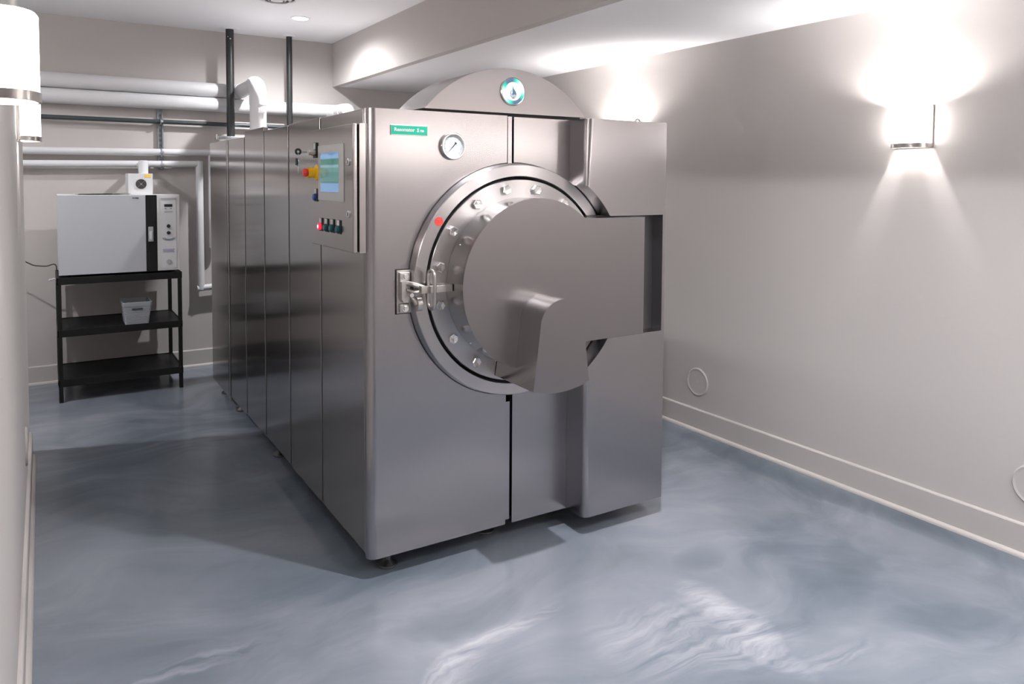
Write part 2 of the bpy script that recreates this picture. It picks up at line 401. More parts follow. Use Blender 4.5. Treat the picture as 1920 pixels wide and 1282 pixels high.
# inner body carcass
b = B(); box(b, 0.012, 1.40, 0.09, 3.30, 0.075, 1.832)
link('carcass', b, M['seam'], mac, smooth=False, label='inner carcass, painted black for the shade seen through the gaps')
b = B(); box(b, 0.012, 1.43, 0.06, 3.35, 1.83, 1.838); link('roof_sheet', b, M['side'], mac, smooth=False)
# right-hand flank sheet
b = B(); box(b, 1.40, 1.415, 0.06, 3.34, 0.06, 1.845); link('flank_sheet', b, M['side'], mac, smooth=False)
# front left panel with round corner
RP = 0.509
dx = 0.634-CX; aT = math.degrees(math.acos(dx/RP))
b = B()
pts = [(0.0, MB), (0.634, MB)] + arc(RP, 360-aT, aT, 40) + [(0.634, MT), (0.0, MT)]
prism_y(b, pts, 0.0, 0.042, round_at=0.0, rr=0.034)
link('front_panel', b, M['steel'], mac)
# middle panel, upper and lower
dxr = 0.965-CX; dxl = 0.668-CX
aR = math.degrees(math.acos(dxr/RP)); aL = math.degrees(math.acos(dxl/RP))
b = B(); prism_y(b, arc(RP, aR, aL, 14)+[(0.668, MT-0.004), (0.965, MT-0.004)], 0.0, 0.06); link('middle_panel', b, M['steel'], mac)
b = B(); prism_y(b, [(0.668, MB), (0.668, CZ-RP*math.sin(math.radians(aL)))]+[p for p in arc(RP, -aL, -aR, 14)][1:]+[(0.965, MB)], 0.0, 0.06); link('middle_panel', b, M['steel'], mac)
# recessed seam strips
b = B(); box(b, 0.636, 0.657, 0.005, 0.06, 0.07, 0.600); link('seam_strip', b, M['steel'], mac, smooth=False)
b = B(); box(b, 0.640, 0.660, 0.004, 0.06, 1.64, MT-0.003); link('seam_strip', b, M['steel'], mac, smooth=False)
# right box: upper and lower halves, thin outer jamb, recess plate
RB = 0.503; X0, X1 = 0.9655, 1.4325; YB0 = -0.1358; T2 = 1.849
zU, zL = 1.4165, 0.864
aU = math.degrees(math.asin((zU-CZ)/RB)); aU0 = math.degrees(math.acos((X0-CX)/RB))
aLw = math.degrees(math.asin((CZ-zL)/RB))
b = B(); prism_y(b, [(X0, T2)] + arc(RB, aU0, aU, 14) + [(X1, zU), (X1, T2)], YB0, 0.055, round_at=X0, rr=0.032); link('upper_box', b, M['steel'], mac)
b = B(); prism_y(b, [(X0, MB)] + [(X1, MB), (X1, zL)] + arc(RB, -aLw, -aU0, 14), YB0, 0.055, round_at=X0, rr=0.032); link('lower_box', b, M['steel'], mac)
b = B(); box(b, 1.4165, X1, YB0+0.0005, 0.055, zL, zU); link('box_jamb', b, M['steel'], mac, smooth=False)
b = B(); box(b, 1.02, 1.4165, -0.065, 0.05, zL, zU); link('recess_plate', b, M['shadesteel'], mac, smooth=False, label='steel plate in the slot behind the arm, shade painted into its colour')
# side panels
SP = [(0.047, 0.590, 0.0, 0.0665, MT), (0.606, 1.124, 0.0, 0.064, MT+0.003), (1.144, 1.645, 0.0, 0.070, MT-0.001), (1.667, 2.145, 0.0, 0.062, MT+0.022), (2.168, 2.65, 0.0, 0.053, MT-0.012), (2.735, 3.345, 0.0, 0.030, MT-0.006)]
for y0, y1, x, z0, z1 in SP:
    b = B(); box(b, x, x+0.03, y0, y1, z0, z1, 0.004); link('side_panel', b, M['side'], mac)
b = B(); box(b, -0.004, 0.016, 2.668, 2.70, 0.02, MT-0.012, 0.004); link('edge_trim', b, M['skirt'], mac)
for ya, yb in ((0.5905, 0.6055), (1.1245, 1.1435), (1.6455, 1.6665), (2.1455, 2.1675), (2.7, 2.7345)):
    b = B(); box(b, 0.0015, 0.022, ya, yb, 0.08, 1.825); link('gap_shade', b, M['seam'], mac, smooth=False)  # black filler painted as the shade between side panels
b = B(); box(b, 0.016, 0.020, 0.042, 3.3, 0.09, 1.80); link('seam_backing', b, M['seam'], mac, smooth=False)
# vessel ring
b = B(); lathe(b, [(0.506, 0.02), (0.506, -0.002), (0.5, -0.043), (0.497, -0.046), (0.4505, -0.046), (0.449, -0.044), (0.449, 0.02)], (CX, 0, CZ), 'Y', 160, closed=True)
link('vessel_ring', b, M['ring'], mac)
b = B(); lathe(b, [(0.4490, 0.017), (0.4490, 0.03)], (CX, 0, CZ), 'Y', 96); link('gap_backing', b, M['seam'], mac)
# red dot on the ring
b = B(); cyl(b, (0.2845, -0.0475, 1.406), 0.0185, 0.0016, 'Y', 32); dot = link('red_sticker', b, M['red'], mac, label='round red sticker on the ring')
b = B()
for q in ([(0.276, 1.414), (0.292, 1.416)], [(0.276, 1.402), (0.280, 1.396), (0.292, 1.397), (0.292, 1.404)], [(0.285, 1.416), (0.287, 1.409)]):
    tube(b, [(x, -0.0480, z) for x, z in q], 0.0008, 6)
link('sticker_mark', b, M['orange'], dot)
# vessel door flange and its bolts
b = B(); lathe(b, [(0.4355, 0.018), (0.4355, -0.045), (0.4335, -0.0475), (0.30, -0.0475), (0.30, 0.018)], (CX, 0, CZ), 'Y', 160, closed=True)
door = link('vessel_door', b, M['ring'], mac)
def bolt_mesh():
    b = B(); hx = [(0.0215*math.cos(k*PI/3), 0.0215*math.sin(k*PI/3)) for k in range(6)]
    hs = [(0.0185*math.cos(k*PI/3), 0.0185*math.sin(k*PI/3)) for k in range(6)]
    rows = [(hx, 0), (hx, -0.017), (hs, -0.020)]
    R = [[b.verts.new((x, y, z)) for x, z in h] for h, y in rows]
    for i in range(2):
        for k in range(6): b.faces.new((R[i][k], R[i][(k+1) % 6], R[i+1][(k+1) % 6], R[i+1][k]))
    c = b.verts.new((0, -0.0185, 0))
    for k in range(6): b.faces.new((R[2][k], R[2][(k+1) % 6], c))
    return b
bolt0 = None
for k in range(16):
    a = 11.25+22.5*k
    if a in (11.25, 33.75, 258.75, 281.25, 326.25, 348.75): continue
    loc = (CX+0.397*math.cos(math.radians(a)), -0.0475, CZ+0.397*math.sin(math.radians(a)))
    if bolt0 is None:
        bolt0 = link('bolt', bolt_mesh(), M['chrome'], door, smooth=False, loc=loc); o = bolt0
    else:
        o = bolt0.copy(); col.objects.link(o); o.location = loc
    o.rotation_euler = (0, random.random()*1.0, 0)
# cover: disc with arm
RC = 0.358
aj = math.degrees(math.asin(0.268/RC)); aj2 = math.degrees(math.asin(0.266/RC))
pts = arc(RC, aj, 360-aj2, 110)+[(1.2525, CZ-0.266), (1.2525, CZ+0.268)]
b = B(); prism_y(b, pts, -0.194, -0.049, bev=0.0022)
b.faces.ensure_lookup_table()
for f in b.faces: f.material_index = 1 if abs(f.normal.y) < 0.93 else 0  # bevels and sides take brighter steel: rim highlight put into the colour
cov = link('door_cover', b, [M['cover'], M['skirt']], mac)
# crank hood
def hood_pts():
    cx, cz, r = 0.6895, 0.992, 0.106
    p = [(cx+r*math.cos(math.radians(a)), cz+r*math.sin(math.radians(a))) for a in range(-6, 187, 6)]
    # p goes right -> over the top -> left
    lo = []
    for i in range(15):
        x = 0.5495+(0.8270-0.5495)*i/14; lo.append((x, CZ-math.sqrt(0.421**2-(x-CX)**2)))
    return p+lo
b = B(); prism_y(b, hood_pts(), -0.346, -0.0505, bev=0.0022)
b.faces.ensure_lookup_table()
for f in b.faces: f.material_index = 1 if abs(f.normal.y) < 0.93 else 0  # brighter steel on the bevels paints the hood's rim highlight
link('crank_hood', b, [M['cover'], M['skirt']], mac)
# small screws on cover skirt
for a in (152, 222, 246):
    b = B(); rr = RC+0.0005
    c = (CX+rr*math.cos(math.radians(a)), -0.09, CZ+rr*math.sin(math.radians(a)))
    bmesh.ops.create_icosphere(b, subdivisions=2, radius=0.0035, matrix=Matrix.Translation(c)); link('screw', b, M['chrome'], cov)
# curved top housing
def dome():
    cx, cz, r, zb = 0.648, 1.531, 0.524, 1.863
    a0 = math.degrees(math.asin((zb+0.012-cz)/r))
    p = arc(r, a0, 180-a0, 60, cx, cz)
    xl = p[-1][0]
    p += [(xl-0.008, zb+0.004), (xl-0.02, zb)] + [(p[0][0]+0.014, zb)]
    return p
b = B(); prism_y(b, dome(), -0.002, 0.30, bev=0.0015)
b.faces.ensure_lookup_table()
for f in b.faces: f.material_index = 1 if abs(f.normal.y) < 0.93 else 0  # bevels again in brighter steel, a painted edge highlight
dm = link('arched_top', b, [M['cover'], M['skirt']], mac)
b = B(); box(b, 0.235, 1.03, 0.010, 0.28, 1.838, 1.864); link('arch_seam', b, M['seam'], mac, smooth=False)  # black slab painted as the dark gap under the arch
# emblem badge
bc = (0.657, -0.002, 1.9575)
b = B(); lathe(b, [(0.060, 0.0), (0.0615, -0.005), (0.058, -0.009), (0.055, -0.007)], (0, 0, 0), 'Y', 64); em = link('emblem_badge', b, M['nickel'], mac, loc=bc)
b = B(); lathe(b, [(0.0565, -0.006), (0.0565, -0.009), (0.040, -0.009), (0.040, -0.006)], (0, 0, 0), 'Y', 64, closed=True); link('enamel_ring', b, M['emblem'], em)
b = B(); cyl(b, (0, -0.0088, 0), 0.0415, 0.003, 'Y', 48); link('emblem_face', b, M['white'], em)
def flat(pts, y, t=0.0006, s=1.0):
    bm = B(); prism_y(bm, [(x*s, z*s) for x, z in pts], y, y+t); return bm
b = flat([(-0.0035, 0.024), (0.001, 0.012), (0.012, -0.001), (0.0155, -0.010), (0.0145, -0.0155), (0.006, -0.0135), (-0.001, -0.0155), (-0.010, -0.0135), (-0.0135, -0.0135), (-0.0155, -0.010), (-0.0145, -0.003), (-0.0085, 0.006),
        (-0.006, 0.010), (-0.010, -0.001), (-0.0125, -0.006), (-0.011, -0.0115), (-0.0065, -0.0115), (-0.004, -0.006), (-0.0045, 0.004), (-0.0035, 0.012)], -0.0097)
link('drop_mark', b, M['slate'], em)
b = B()
for i, (z, wd) in enumerate(((-0.0175, 0.017), (-0.0205, 0.016), (-0.0235, 0.0135))):
    tube(b, [(-wd+2*wd*t/12, -0.0093, z+0.0009*math.sin(t*1.4+i)) for t in range(13)], 0.0006, 6)
link('wave_mark', b, M['slate'], em)
b = flat([(-0.010, -0.0275), (0.0, -0.0265), (0.010, -0.0275), (0.004, -0.0305), (-0.004, -0.0305)], -0.0097); link('wave_base', b, M['ink'], em)
# nameplate
b = B(); box(b, 0.0935, 0.2548, -0.0045, 0.001, 1.7505, 1.7915, 0.001); npl = link('nameplate', b, M['nickel'], mac)
b = B(); box(b, 0.0955, 0.2528, -0.0052, -0.004, 1.7530, 1.7890); link('green_face', b, M['green'], npl, smooth=False, label='green nameplate face')
def txt(body, size, x, z, y, m, parent, name='lettering', sp=1.0):
    R = Matrix.Translation((x, y, z)) @ Matrix.Rotation(PI/2, 4, 'X')
    return link(name, text_bm(body, size, R, sp), m, parent, smooth=False)
txt('Resomator', 0.0195, 0.1085, 1.7665, -0.0056, M['white'], npl)
txt('S', 0.0195, 0.2065, 1.7660, -0.0056, M['white'], npl)
txt('750', 0.0115, 0.2200, 1.7660, -0.0056, M['white'], npl)
# pressure gauge
gc = (0.3663, 0, 1.713)
b = B(); lathe(b, [(0.056, 0.0), (0.0575, -0.006), (0.0565, -0.016), (0.053, -0.021), (0.049, -0.021), (0.0465, -0.016), (0.0465, -0.008), (0.001, -0.008)], (0, 0, 0), 'Y', 64); g = link('pressure_gauge', b, M['chrome'], mac, loc=gc)
b = B(); cyl(b, (0, -0.011, 0), 0.0465, 0.002, 'Y', 48); link('dial', b, M['dial'], g)
b = B()
for k in range(28):
    a = math.radians(225-270*k/27); L = 0.0065 if k % 3 == 0 else 0.0035
    v0 = Vector((math.cos(a), 0, math.sin(a)))
    tube(b, [v0*0.0425+Vector((0, -0.0115, 0)), v0*(0.0425-L)+Vector((0, -0.0115, 0))], 0.0005, 5)
tk = link('scale_ticks', b, M['ink'], g); tk['kind'] = 'stuff'
b = B(); a = math.radians(228); d = Vector((math.cos(a), 0, math.sin(a))); nrm = Vector((-d.z, 0, d.x))
P = [d*0.033, nrm*0.0016, -d*0.010+nrm*0.0012, -d*0.020+nrm*0.0055, -d*0.020-nrm*0.0055, -d*0.010-nrm*0.0012, -nrm*0.0016]
prism_y(b, [(p.x, p.z) for p in P], -0.0135, -0.0125); link('needle', b, M['ink'], g)
b = B(); b.faces.new([b.verts.new((0.0485*math.cos(2*PI*k/40), -0.019, 0.0485*math.sin(2*PI*k/40))) for k in range(40)]); link('gauge_glass', b, M['glass'], g)
# latch at the left of the door
lt_b = B(); box(lt_b, 0.113, 0.184, -0.0015, 0.001, 1.034, 1.216);  # black sheet painted as the dark gap round the latch plate
lat = link('door_latch', lt_b, M['seam'], mac, smooth=False, label='toggle latch of cast steel with looped handle')
b = B(); box(b, 0.1165, 0.183, -0.010, 0.0, 1.038, 1.212, 0.003); link('latch_plate', b, M['cast'], lat)
b = B(); box(b, 0.124, 0.170, -0.022, -0.009, 1.165, 1.205, 0.005); link('mounting_pad', b, M['cast'], lat)
b = B(); box(b, 0.124, 0.166, -0.022, -0.009, 1.042, 1.078, 0.005); link('mounting_pad', b, M['cast'], lat)
for z in (1.187, 1.060):
    b = B(); cyl(b, (0.149, -0.030, z), 0.0095, 0.010, 'Y', 6); cyl(b, (0.149, -0.0235, z), 0.014, 0.003, 'Y', 24); link('bolt', b, M['chrome'], lat, smooth=False)
b = B()
prism_y(b, [(0.126, 1.168), (0.126, 1.10), (0.135, 1.085), (0.155, 1.085), (0.162, 1.10), (0.162, 1.165), (0.15, 1.17)], -0.038, -0.010); link('hinge_boss', b, M['cast'], lat)
b = B(); tube(b, [(0.156, -0.028, 1.118), (0.156, -0.070, 1.118)], 0.0085, 20); link('hinge_pin', b, M['chrome'], lat)
b = B(); tube(b, fillet([(0.150, -0.030, 1.160), (0.165, -0.062, 1.160), (0.200, -0.095, 1.146)], 0.012), 0.010, 8)
tube(b, fillet([(0.152, -0.040, 1.135), (0.168, -0.07, 1.128), (0.200, -0.095, 1.136)], 0.012), 0.009, 8); link('yoke', b, M['cast'], lat)
b = B(); box(b, 0.178, 0.314, -0.112, -0.086, 1.127, 1.156, 0.002); link('latch_bar', b, M['nickel'], lat)
b = B(); box(b, 0.255, 0.318, -0.088, -0.048, 1.130, 1.153, 0.002); link('bar_bracket', b, M['nickel'], lat)
b = B(); loop = []
for k in range(33):
    a = 2*PI*k/32; s = math.sin(a); c = math.cos(a)
    loop.append((0.222, -0.108+0.030*c, 1.140+(0.050 if s > 0 else -0.050)*(abs(s) > 0.001)+0.026*s))
tube(b, loop, 0.0072, 12, cap=False); link('loop_handle', b, M['nickel'], lat)
b = B(); prism_x(b, [(-0.058+0.022*math.cos(t*PI/10), 1.078+0.028*math.sin(t*PI/10)) for t in range(20)], 0.180, 0.200); link('cam_hook', b, M['cast'], lat)
b = B(); tube(b, fillet([(0.166, -0.030, 1.122), (0.172, -0.050, 1.100), (0.182, -0.060, 1.078)], 0.012), 0.010, 10); link('cam_finger', b, M['cast'], lat)
# machine feet
for x, y in ((0.118, 0.096), (0.62, 0.15), (1.27, 0.14), (0.06, 1.60), (0.06, 2.60), (1.30, 1.6), (1.30, 3.1), (0.06, 3.1)):
    b = B(); lathe(b, [(0.036, 0.0), (0.041, 0.004), (0.040, 0.010), (0.024, 0.020), (0.016, 0.030), (0.016, 0.042), (0.011, 0.044), (0.011, 0.120)], (x, y, ZF), 'Z', 24); link('levelling_foot', b, M['shadesteel'], mac, label='screw foot under the cabinet')
# lifting eye on top
b = B(); tube(b, [(1.344+0.018*math.cos(t*PI/10), -0.03, 1.849+0.020*math.sin(t*PI/10)) for t in range(11)], 0.005, 10)
cyl(b, (1.326, -0.03, 1.846), 0.009, 0.006); cyl(b, (1.362, -0.03, 1.846), 0.009, 0.006); link('lifting_eye', b, M['chrome'], mac)

# control cabinet on the left flank
D = 0.05
b = B(); box(b, -0.026, 0.002, 0.024, 0.560, 1.283, 1.793, 0.002); cb = link('control_box', b, M['side'], mac)
b = B(); box(b, -D, -0.0335, 0.026, 0.572, 1.286, 1.7915, 0.0025); link('control_door', b, M['side'], cb)
b = B(); box(b, -0.0335, -0.026, 0.036, 0.555, 1.29, 1.787); link('door_gap_shade', b, M['seam'], cb, smooth=False)  # black filler painted as the dark gap behind the door
b = B(); box(b, -D-0.004, -D+0.001, 0.130, 0.463, 1.483, 1.719, 0.003); bz = link('screen_bezel', b, M['bezel'], cb)
b = B(); box(b, -D-0.0052, -D-0.003, 0.186, 0.421, 1.521, 1.685); link('touch_screen', b, M['screen'], cb, smooth=False)
for z in (1.642, 1.436):
    b = B(); lathe(b, [(0.0145, 0), (0.0145, -0.004), (0.012, -0.006), (0.009, -0.006), (0.009, -0.002)], (-D, 0.076, z), 'X', 24); o = link('door_lock', b, M['chrome'], cb)
    b = B(); box(b, -D-0.010, -D-0.002, 0.072, 0.080, z-0.007, z+0.007, 0.001); link('lock_wing', b, M['chrome'], cb)
BT = [(0.430, 1.381, 'redlamp'), (0.352, 1.381, 'teal'), (0.274, 1.382, 'teal'), (0.193, 1.382, 'teal'), (0.500, 1.507, 'blue')]
for y, z, mm in BT:
    b = B(); box(b, -D-0.003, -D+0.001, y-0.026, y+0.020, z-0.031, z+0.026, 0.001); link('button_plate', b, M['black'], cb)
    b = B(); box(b, -D-0.0045, -D-0.0025, y-0.010, y+0.014, z+0.004, z+0.025); link('button_tag', b, M['white'], cb, smooth=False)
    b = B(); lathe(b, [(0.0145, 0), (0.0145, -0.008), (0.0125, -0.012), (0.004, -0.013)], (-D-0.003, y, z-0.012), 'X', 28)
    link('push_button', b, M[mm], cb, label={'redlamp': 'lit red push button', 'teal': 'teal push button', 'blue': 'blue push button'}[mm])
    if mm == 'redlamp':
        b = B(); cyl(b, (-D-0.0165, y, z-0.012), 0.0075, 0.001, 'X', 20); link('button_glow', b, M['lampc'], cb)
# emergency stop
b = B(); lathe(b, [(0.034, 0.0), (0.034, -0.004), (0.026, -0.007), (0.022, -0.010), (0.023, -0.038), (0.021, -0.041)], (-D, 0.488, 1.603), 'X', 32)
for k in range(4):
    a = k*PI/2+0.5; bmesh.ops.create_cube(b, size=0.012, matrix=Matrix.Translation((-D-0.035, 0.488+0.021*math.cos(a), 1.603+0.021*math.sin(a))))
link('stop_collar', b, M['yellow'], cb, label='yellow emergency stop collar')
b = B(); lathe(b, [(0.012, -0.036), (0.017, -0.044), (0.019, -0.054), (0.015, -0.060), (0.003, -0.062)], (-D, 0.488, 1.603), 'X', 28); link('stop_button', b, M['red'], cb, label='red emergency stop button')
# key switch
b = B(); box(b, -D-0.006, -D+0.001, 0.478, 0.524, 1.668, 1.735, 0.001); link('key_plate', b, M['black'], cb)
b = B(); box(b, -D-0.008, -D-0.005, 0.488, 0.512, 1.706, 1.733); link('button_tag', b, M['white'], cb, smooth=False)
b = B(); lathe(b, [(0.015, -0.004), (0.015, -0.016), (0.012, -0.022), (0.012, -0.032), (0.008, -0.034)], (-D, 0.500, 1.692), 'X', 24); link('key_switch', b, M['nickel'], cb)

# keys hanging from the switch (a thing of its own)
kx, ky, kz = -0.1265, 0.500, 1.692
kr = empty('key_bunch', (kx*KM-1.0755*(1-KM)+0.0059*ky*KM, ky*KM-2.784*(1-KM)-0.0059*kx*KM, kz*KM+1.57*(1-KM)), 'small bunch of keys hanging from the switch on the steel control box', 'keys')
b = B(); box(b, 0.004, 0.036, -0.0015, 0.0015, -0.004, 0.004, 0.0008); link('key', b, M['nickel'], kr)
b = B(); tube(b, [(-0.002+0.010*math.cos(a*PI/8), 0, 0.002+0.010*math.sin(a*PI/8)) for a in range(17)], 0.0048, 8, cap=False); link('key_head', b, M['black'], kr)
b = B(); tube(b, [(-0.004, 0.008*math.cos(a*PI/8), -0.017+0.012*math.sin(a*PI/8)) for a in range(17)], 0.0009, 6, cap=False); link('key_ring', b, M['chrome'], kr)
b = B(); box(b, -0.012, -0.007, -0.012, 0.012, -0.056, -0.027, 0.004); link('key_fob', b, M['black'], kr, label='black key fob')
b = B(); box(b, -0.006, -0.003, -0.016, 0.004, -0.060, -0.036, 0.004); box(b, -0.0055, -0.0035, -0.010, -0.003, -0.092, -0.058, 0.001); link('key', b, M['chrome'], kr)
b = B(); box(b, -0.002, 0.001, -0.004, 0.016, -0.058, -0.034, 0.004); box(b, -0.0015, 0.0005, 0.003, 0.009, -0.088, -0.056, 0.001); link('key', b, M['nickel'], kr)

# ------------------------------------------------------------------ wall sconces
def sconce(x, y, s, label, group=None):
    """s = -1 sticks out to -x (right wall), +1 to +x (left wall)"""
    t = empty('wall_sconce', (x, y, 1.84), label, 'sconce', 0, group)
    z0, z1 = -0.085, 0.090; n = 20; HW, DP = 0.088, 0.090
    def outline(k, off=0.0):
        out = []
        for i in range(k+1):
            a = PI*i/k; out.append((s*(0.012+(DP-0.012+off)*abs(math.sin(a))**0.72), (HW+off)*math.cos(a)))
        return out
    b = B(); o1, o2 = outline(n), outline(n, -0.004)
    R = [[b.verts.new((p[0], p[1], z)) for p in o] for o, z in ((o1, z0), (o1, z1-0.006), (o2, z1), (o2, z0))]
    for i in range(3):
        for k in range(n): b.faces.new((R[i][k], R[i][k+1], R[i+1][k+1], R[i+1][k]))
    for k in range(n): b.faces.new((R[3][k], R[3][k+1], R[0][k+1], R[0][k]))
    link('shade', b, M['shade'], t, label='glowing white shade')
    b = B(); o1, o2 = outline(n, 0.003), outline(n, -0.003)
    R = [[b.verts.new((p[0], p[1], z)) for p in o] for o, z in ((o1, z0-0.018), (o1, z0+0.003), (o2, z0+0.003), (o2, z0-0.018))]
    for i in range(4):
        for k in range(n): b.faces.new((R[i][k], R[i][k+1], R[(i+1) % 4][k+1], R[(i+1) % 4][k]))
    link('metal_band', b, M['nickel'], t, label='brushed nickel band')
    b = B(); box(b, min(0, s*0.012), max(0, s*0.012), -HW-0.002, HW+0.002, z0-0.018, z1+0.002, 0.002); link('back_plate', b, M['nickel'], t)
    b = B(); bmesh.ops.create_icosphere(b, subdivisions=2, radius=0.016, matrix=Matrix.Translation((s*0.048, 0, 0.02)))
    cyl(b, (s*0.048, 0, -0.06), 0.012, 0.07); link('bulb', b, M['plastw'], t)
    b = B(); lathe(b, [(0.034, -0.062), (0.036, -0.060), (0.034, -0.056)], (s*0.050, 0, 0), 'Z', 28); link('light_baffle', b, M['nickel'], t)  # added disc that blocks part of the light falling downward
    l = bpy.data.lights.new('sconce_bulb', 'POINT'); l.energy = SCONCE_POWER; l.color = WARM; l.shadow_soft_size = 0.018
    o = bpy.data.objects.new('sconce_bulb', l); col.objects.link(o); o.parent = t; o.location = (s*0.050, 0, 0.056)
sconce(XR, -0.77, -1, 'glowing half-round sconce alone on the bare right wall', None)
def front_fill_sconce():  # added unseen lamp to brighten the top of the front panel
    n0 = set(bpy.data.objects); sconce(1.55, YF, 1, 'added half-round fill sconce on the wall behind the camera, out of frame')
    for o in set(bpy.data.objects)-n0:
        if o.name.startswith('wall_sconce'): o.rotation_euler = (0, 0, PI/2)
sconce(XR, -2.82, -1, 'half-round sconce on the right wall behind the camera, out of frame')
front_fill_sconce()
sconce(XR, 1.28, -1, 'half-round sconce on the right wall hidden behind the steel cabinet, only its glow shows')
sconce(XL, -0.80, 1, 'glowing sconce on left wall at the top left corner, nearest to the camera')
sconce(XL, 1.25, 1, 'smaller farther glowing sconce on left wall, above the white pipes')

# ------------------------------------------------------------------ ceiling lights and vent
LB = ['round recessed ceiling light near the two black pipes', 'recessed ceiling light above the front of the cabinet, out of frame', 'recessed ceiling light in the alcove left of the shelf, out of frame',
      'added fill light behind the camera in the high ceiling, out of frame', 'recessed ceiling light behind the camera in the low ceiling, out of frame']
for (x, y, z, p, an), lb in zip(CANS, LB):
    t = empty('recessed_light', (x, y, z), lb, 'light')
    b = B(); lathe(b, [(0.075, 0), (0.075, -0.003), (0.060, -0.005), (0.060, 0)], (0, 0, 0), 'Z', 40, closed=True); link('trim_ring', b, M['ceil'], t)
    b = B(); cyl(b, (0, 0, -0.003), 0.058, 0.0025, 'Z', 40); link('lens', b, M['canlens'], t, label='lit lens')
t = empty('ceiling_vent', (0.31, 2.48, HC), 'round white louvred ceiling vent at top edge of the photo', 'vent')
b = B(); lathe(b, [(0.165, 0), (0.165, -0.004), (0.125, -0.014), (0.118, -0.008), (0.118, 0)], (0, 0, 0), 'Z', 56, closed=True); link('vent_flange', b, M['ceil'], t)
b = B(); cyl(b, (0, 0, -0.001), 0.118, 0.001, 'Z', 40); link('vent_throat', b, M['seam'], t)
for r in (0.100, 0.072):
    b = B(); lathe(b, [(r, -0.006), (r-0.018, -0.022), (r-0.020, -0.021), (r-0.004, -0.006)], (0, 0, 0), 'Z', 48, closed=True); link('vent_cone', b, M['ceil'], t)
b = B(); lathe(b, [(0.042, -0.010), (0.040, -0.020), (0.01, -0.026)], (0, 0, 0), 'Z', 40); link('vent_cone', b, M['ceil'], t)

# ------------------------------------------------------------------ round wall plates
def plate(x, y, z, s, label):
    b = B(); lathe(b, [(0.088, 0), (0.088, s*0.004), (0.082, s*0.009), (0.074, s*0.006), (0.070, s*0.0055), (0.004, s*0.0055), (0.003, s*0.007)], (0, 0, 0), 'X', 56)
    o = link('wall_plate', b, M['base'], None, loc=(x, y, z)); tag(o, label, 'cover plate')
plate(XR, 0.575, 0.312, -1, 'round cover plate low on right wall beside the steel cabinet')
plate(XR, -1.33, 0.312, -1, 'round cover plate cut by the right edge of the photo')
plate(XL, 1.30, 0.335, 1, 'round cover plate seen edge-on low on left wall')

# ------------------------------------------------------------------ pipes on the back wall
def straps_bm(x, y, z, r):
    bm = B(); tube(bm, [(x, y+(r+0.004)*math.cos(a*PI/8), z+(r+0.004)*math.sin(a*PI/8)) for a in range(17)], 0.005, 6, cap=False); return bm
YP = 3.878
t = empty('insulated_pipe', (-1.4, YP, 2.316), 'upper thick white insulated pipe that turns forward and down into the cabinet', 'pipe')
def wpipe(parent, o, pts, r, name='pipe_run', f=0.09):
    bm = B(); tube(bm, [Vector(p)-Vector(o) for p in fillet(pts, f)], r, 28); return link(name, bm, M['jacket'], parent)
o0 = (-1.4, YP, 2.316)
wpipe(t, o0, [(-2.6, YP, 2.316), (0.22, YP, 2.312)], 0.0585)
wpipe(t, o0, [(0.22, YP, 2.312), (0.354, YP, 2.312), (0.354, YP-0.10, 2.312)], 0.059, 'elbow', 0.06)
wpipe(t, o0, [(0.354, YP-0.10, 2.312), (0.338, 3.26, 2.306)], 0.055)
wpipe(t, o0, [(0.338, 3.28, 2.306), (0.336, 3.15, 2.302), (0.336, 3.15, 2.14)], 0.064, 'elbow', 0.115)
wpipe(t, o0, [(0.336, 3.15, 2.14), (0.336, 3.15, 1.842)], 0.061)
b = B(); box(b, -0.025, 0.030, -0.066, -0.055, -0.005, 0.035, 0.004); link('jacket_flap', b, M['plastw'], t, loc=(0.346-o0[0], 3.152-o0[1], 2.08-o0[2]))
o0 = (-1.4, YP, 2.196)
t = empty('insulated_pipe', o0, 'lower thick white insulated pipe running the whole back wall to an elbow', 'pipe')
wpipe(t, o0, [(-2.6, YP, 2.198), (1.10, YP, 2.190)], 0.0585)
wpipe(t, o0, [(1.10, YP, 2.190), (1.21, YP, 2.190), (1.21, YP-0.16, 2.190)], 0.062, 'elbow', 0.08)
wpipe(t, o0, [(1.21, YP-0.15, 2.190), (1.21, 3.56, 2.19), (1.21, 3.56, 0.5)], 0.056, 'pipe_run', 0.08)
# thin white pipes
o0 = (-1.2, 3.882, 1.778)
t = empty('slim_pipe', o0, 'upper of the two slim white pipes, turning down beside the cabinet', 'pipe')
wpipe(t, o0, [(-2.6, 3.882, 1.765), (0.10, 3.882, 1.792), (0.128, 3.882, 1.792), (0.128, 3.882, 1.0)], 0.027, f=0.02)
o0 = (-1.2, 3.882, 1.676)
t = empty('slim_pipe', o0, 'lower of the two slim white pipes, with a long drop right of the oven', 'pipe')
wpipe(t, o0, [(-2.6, 3.882, 1.663), (0.031, 3.882, 1.697)], 0.026)
wpipe(t, o0, [(0.031, 3.882, 1.697+0.026), (0.031, 3.882, 0.655)], 0.029)
wpipe(t, o0, [(0.002, 3.882, 0.664), (0.60, 3.882, 0.700)], 0.026)
# dark conduit
b = B(); tube(b, [(-2.6, 3.885, 2.036), (1.9, 3.885, 2.030)], 0.0175, 16)
tag(link('dark_pipe', b, M['conduit'], None), 'slim dark grey pipe running level along the back wall', 'pipe')
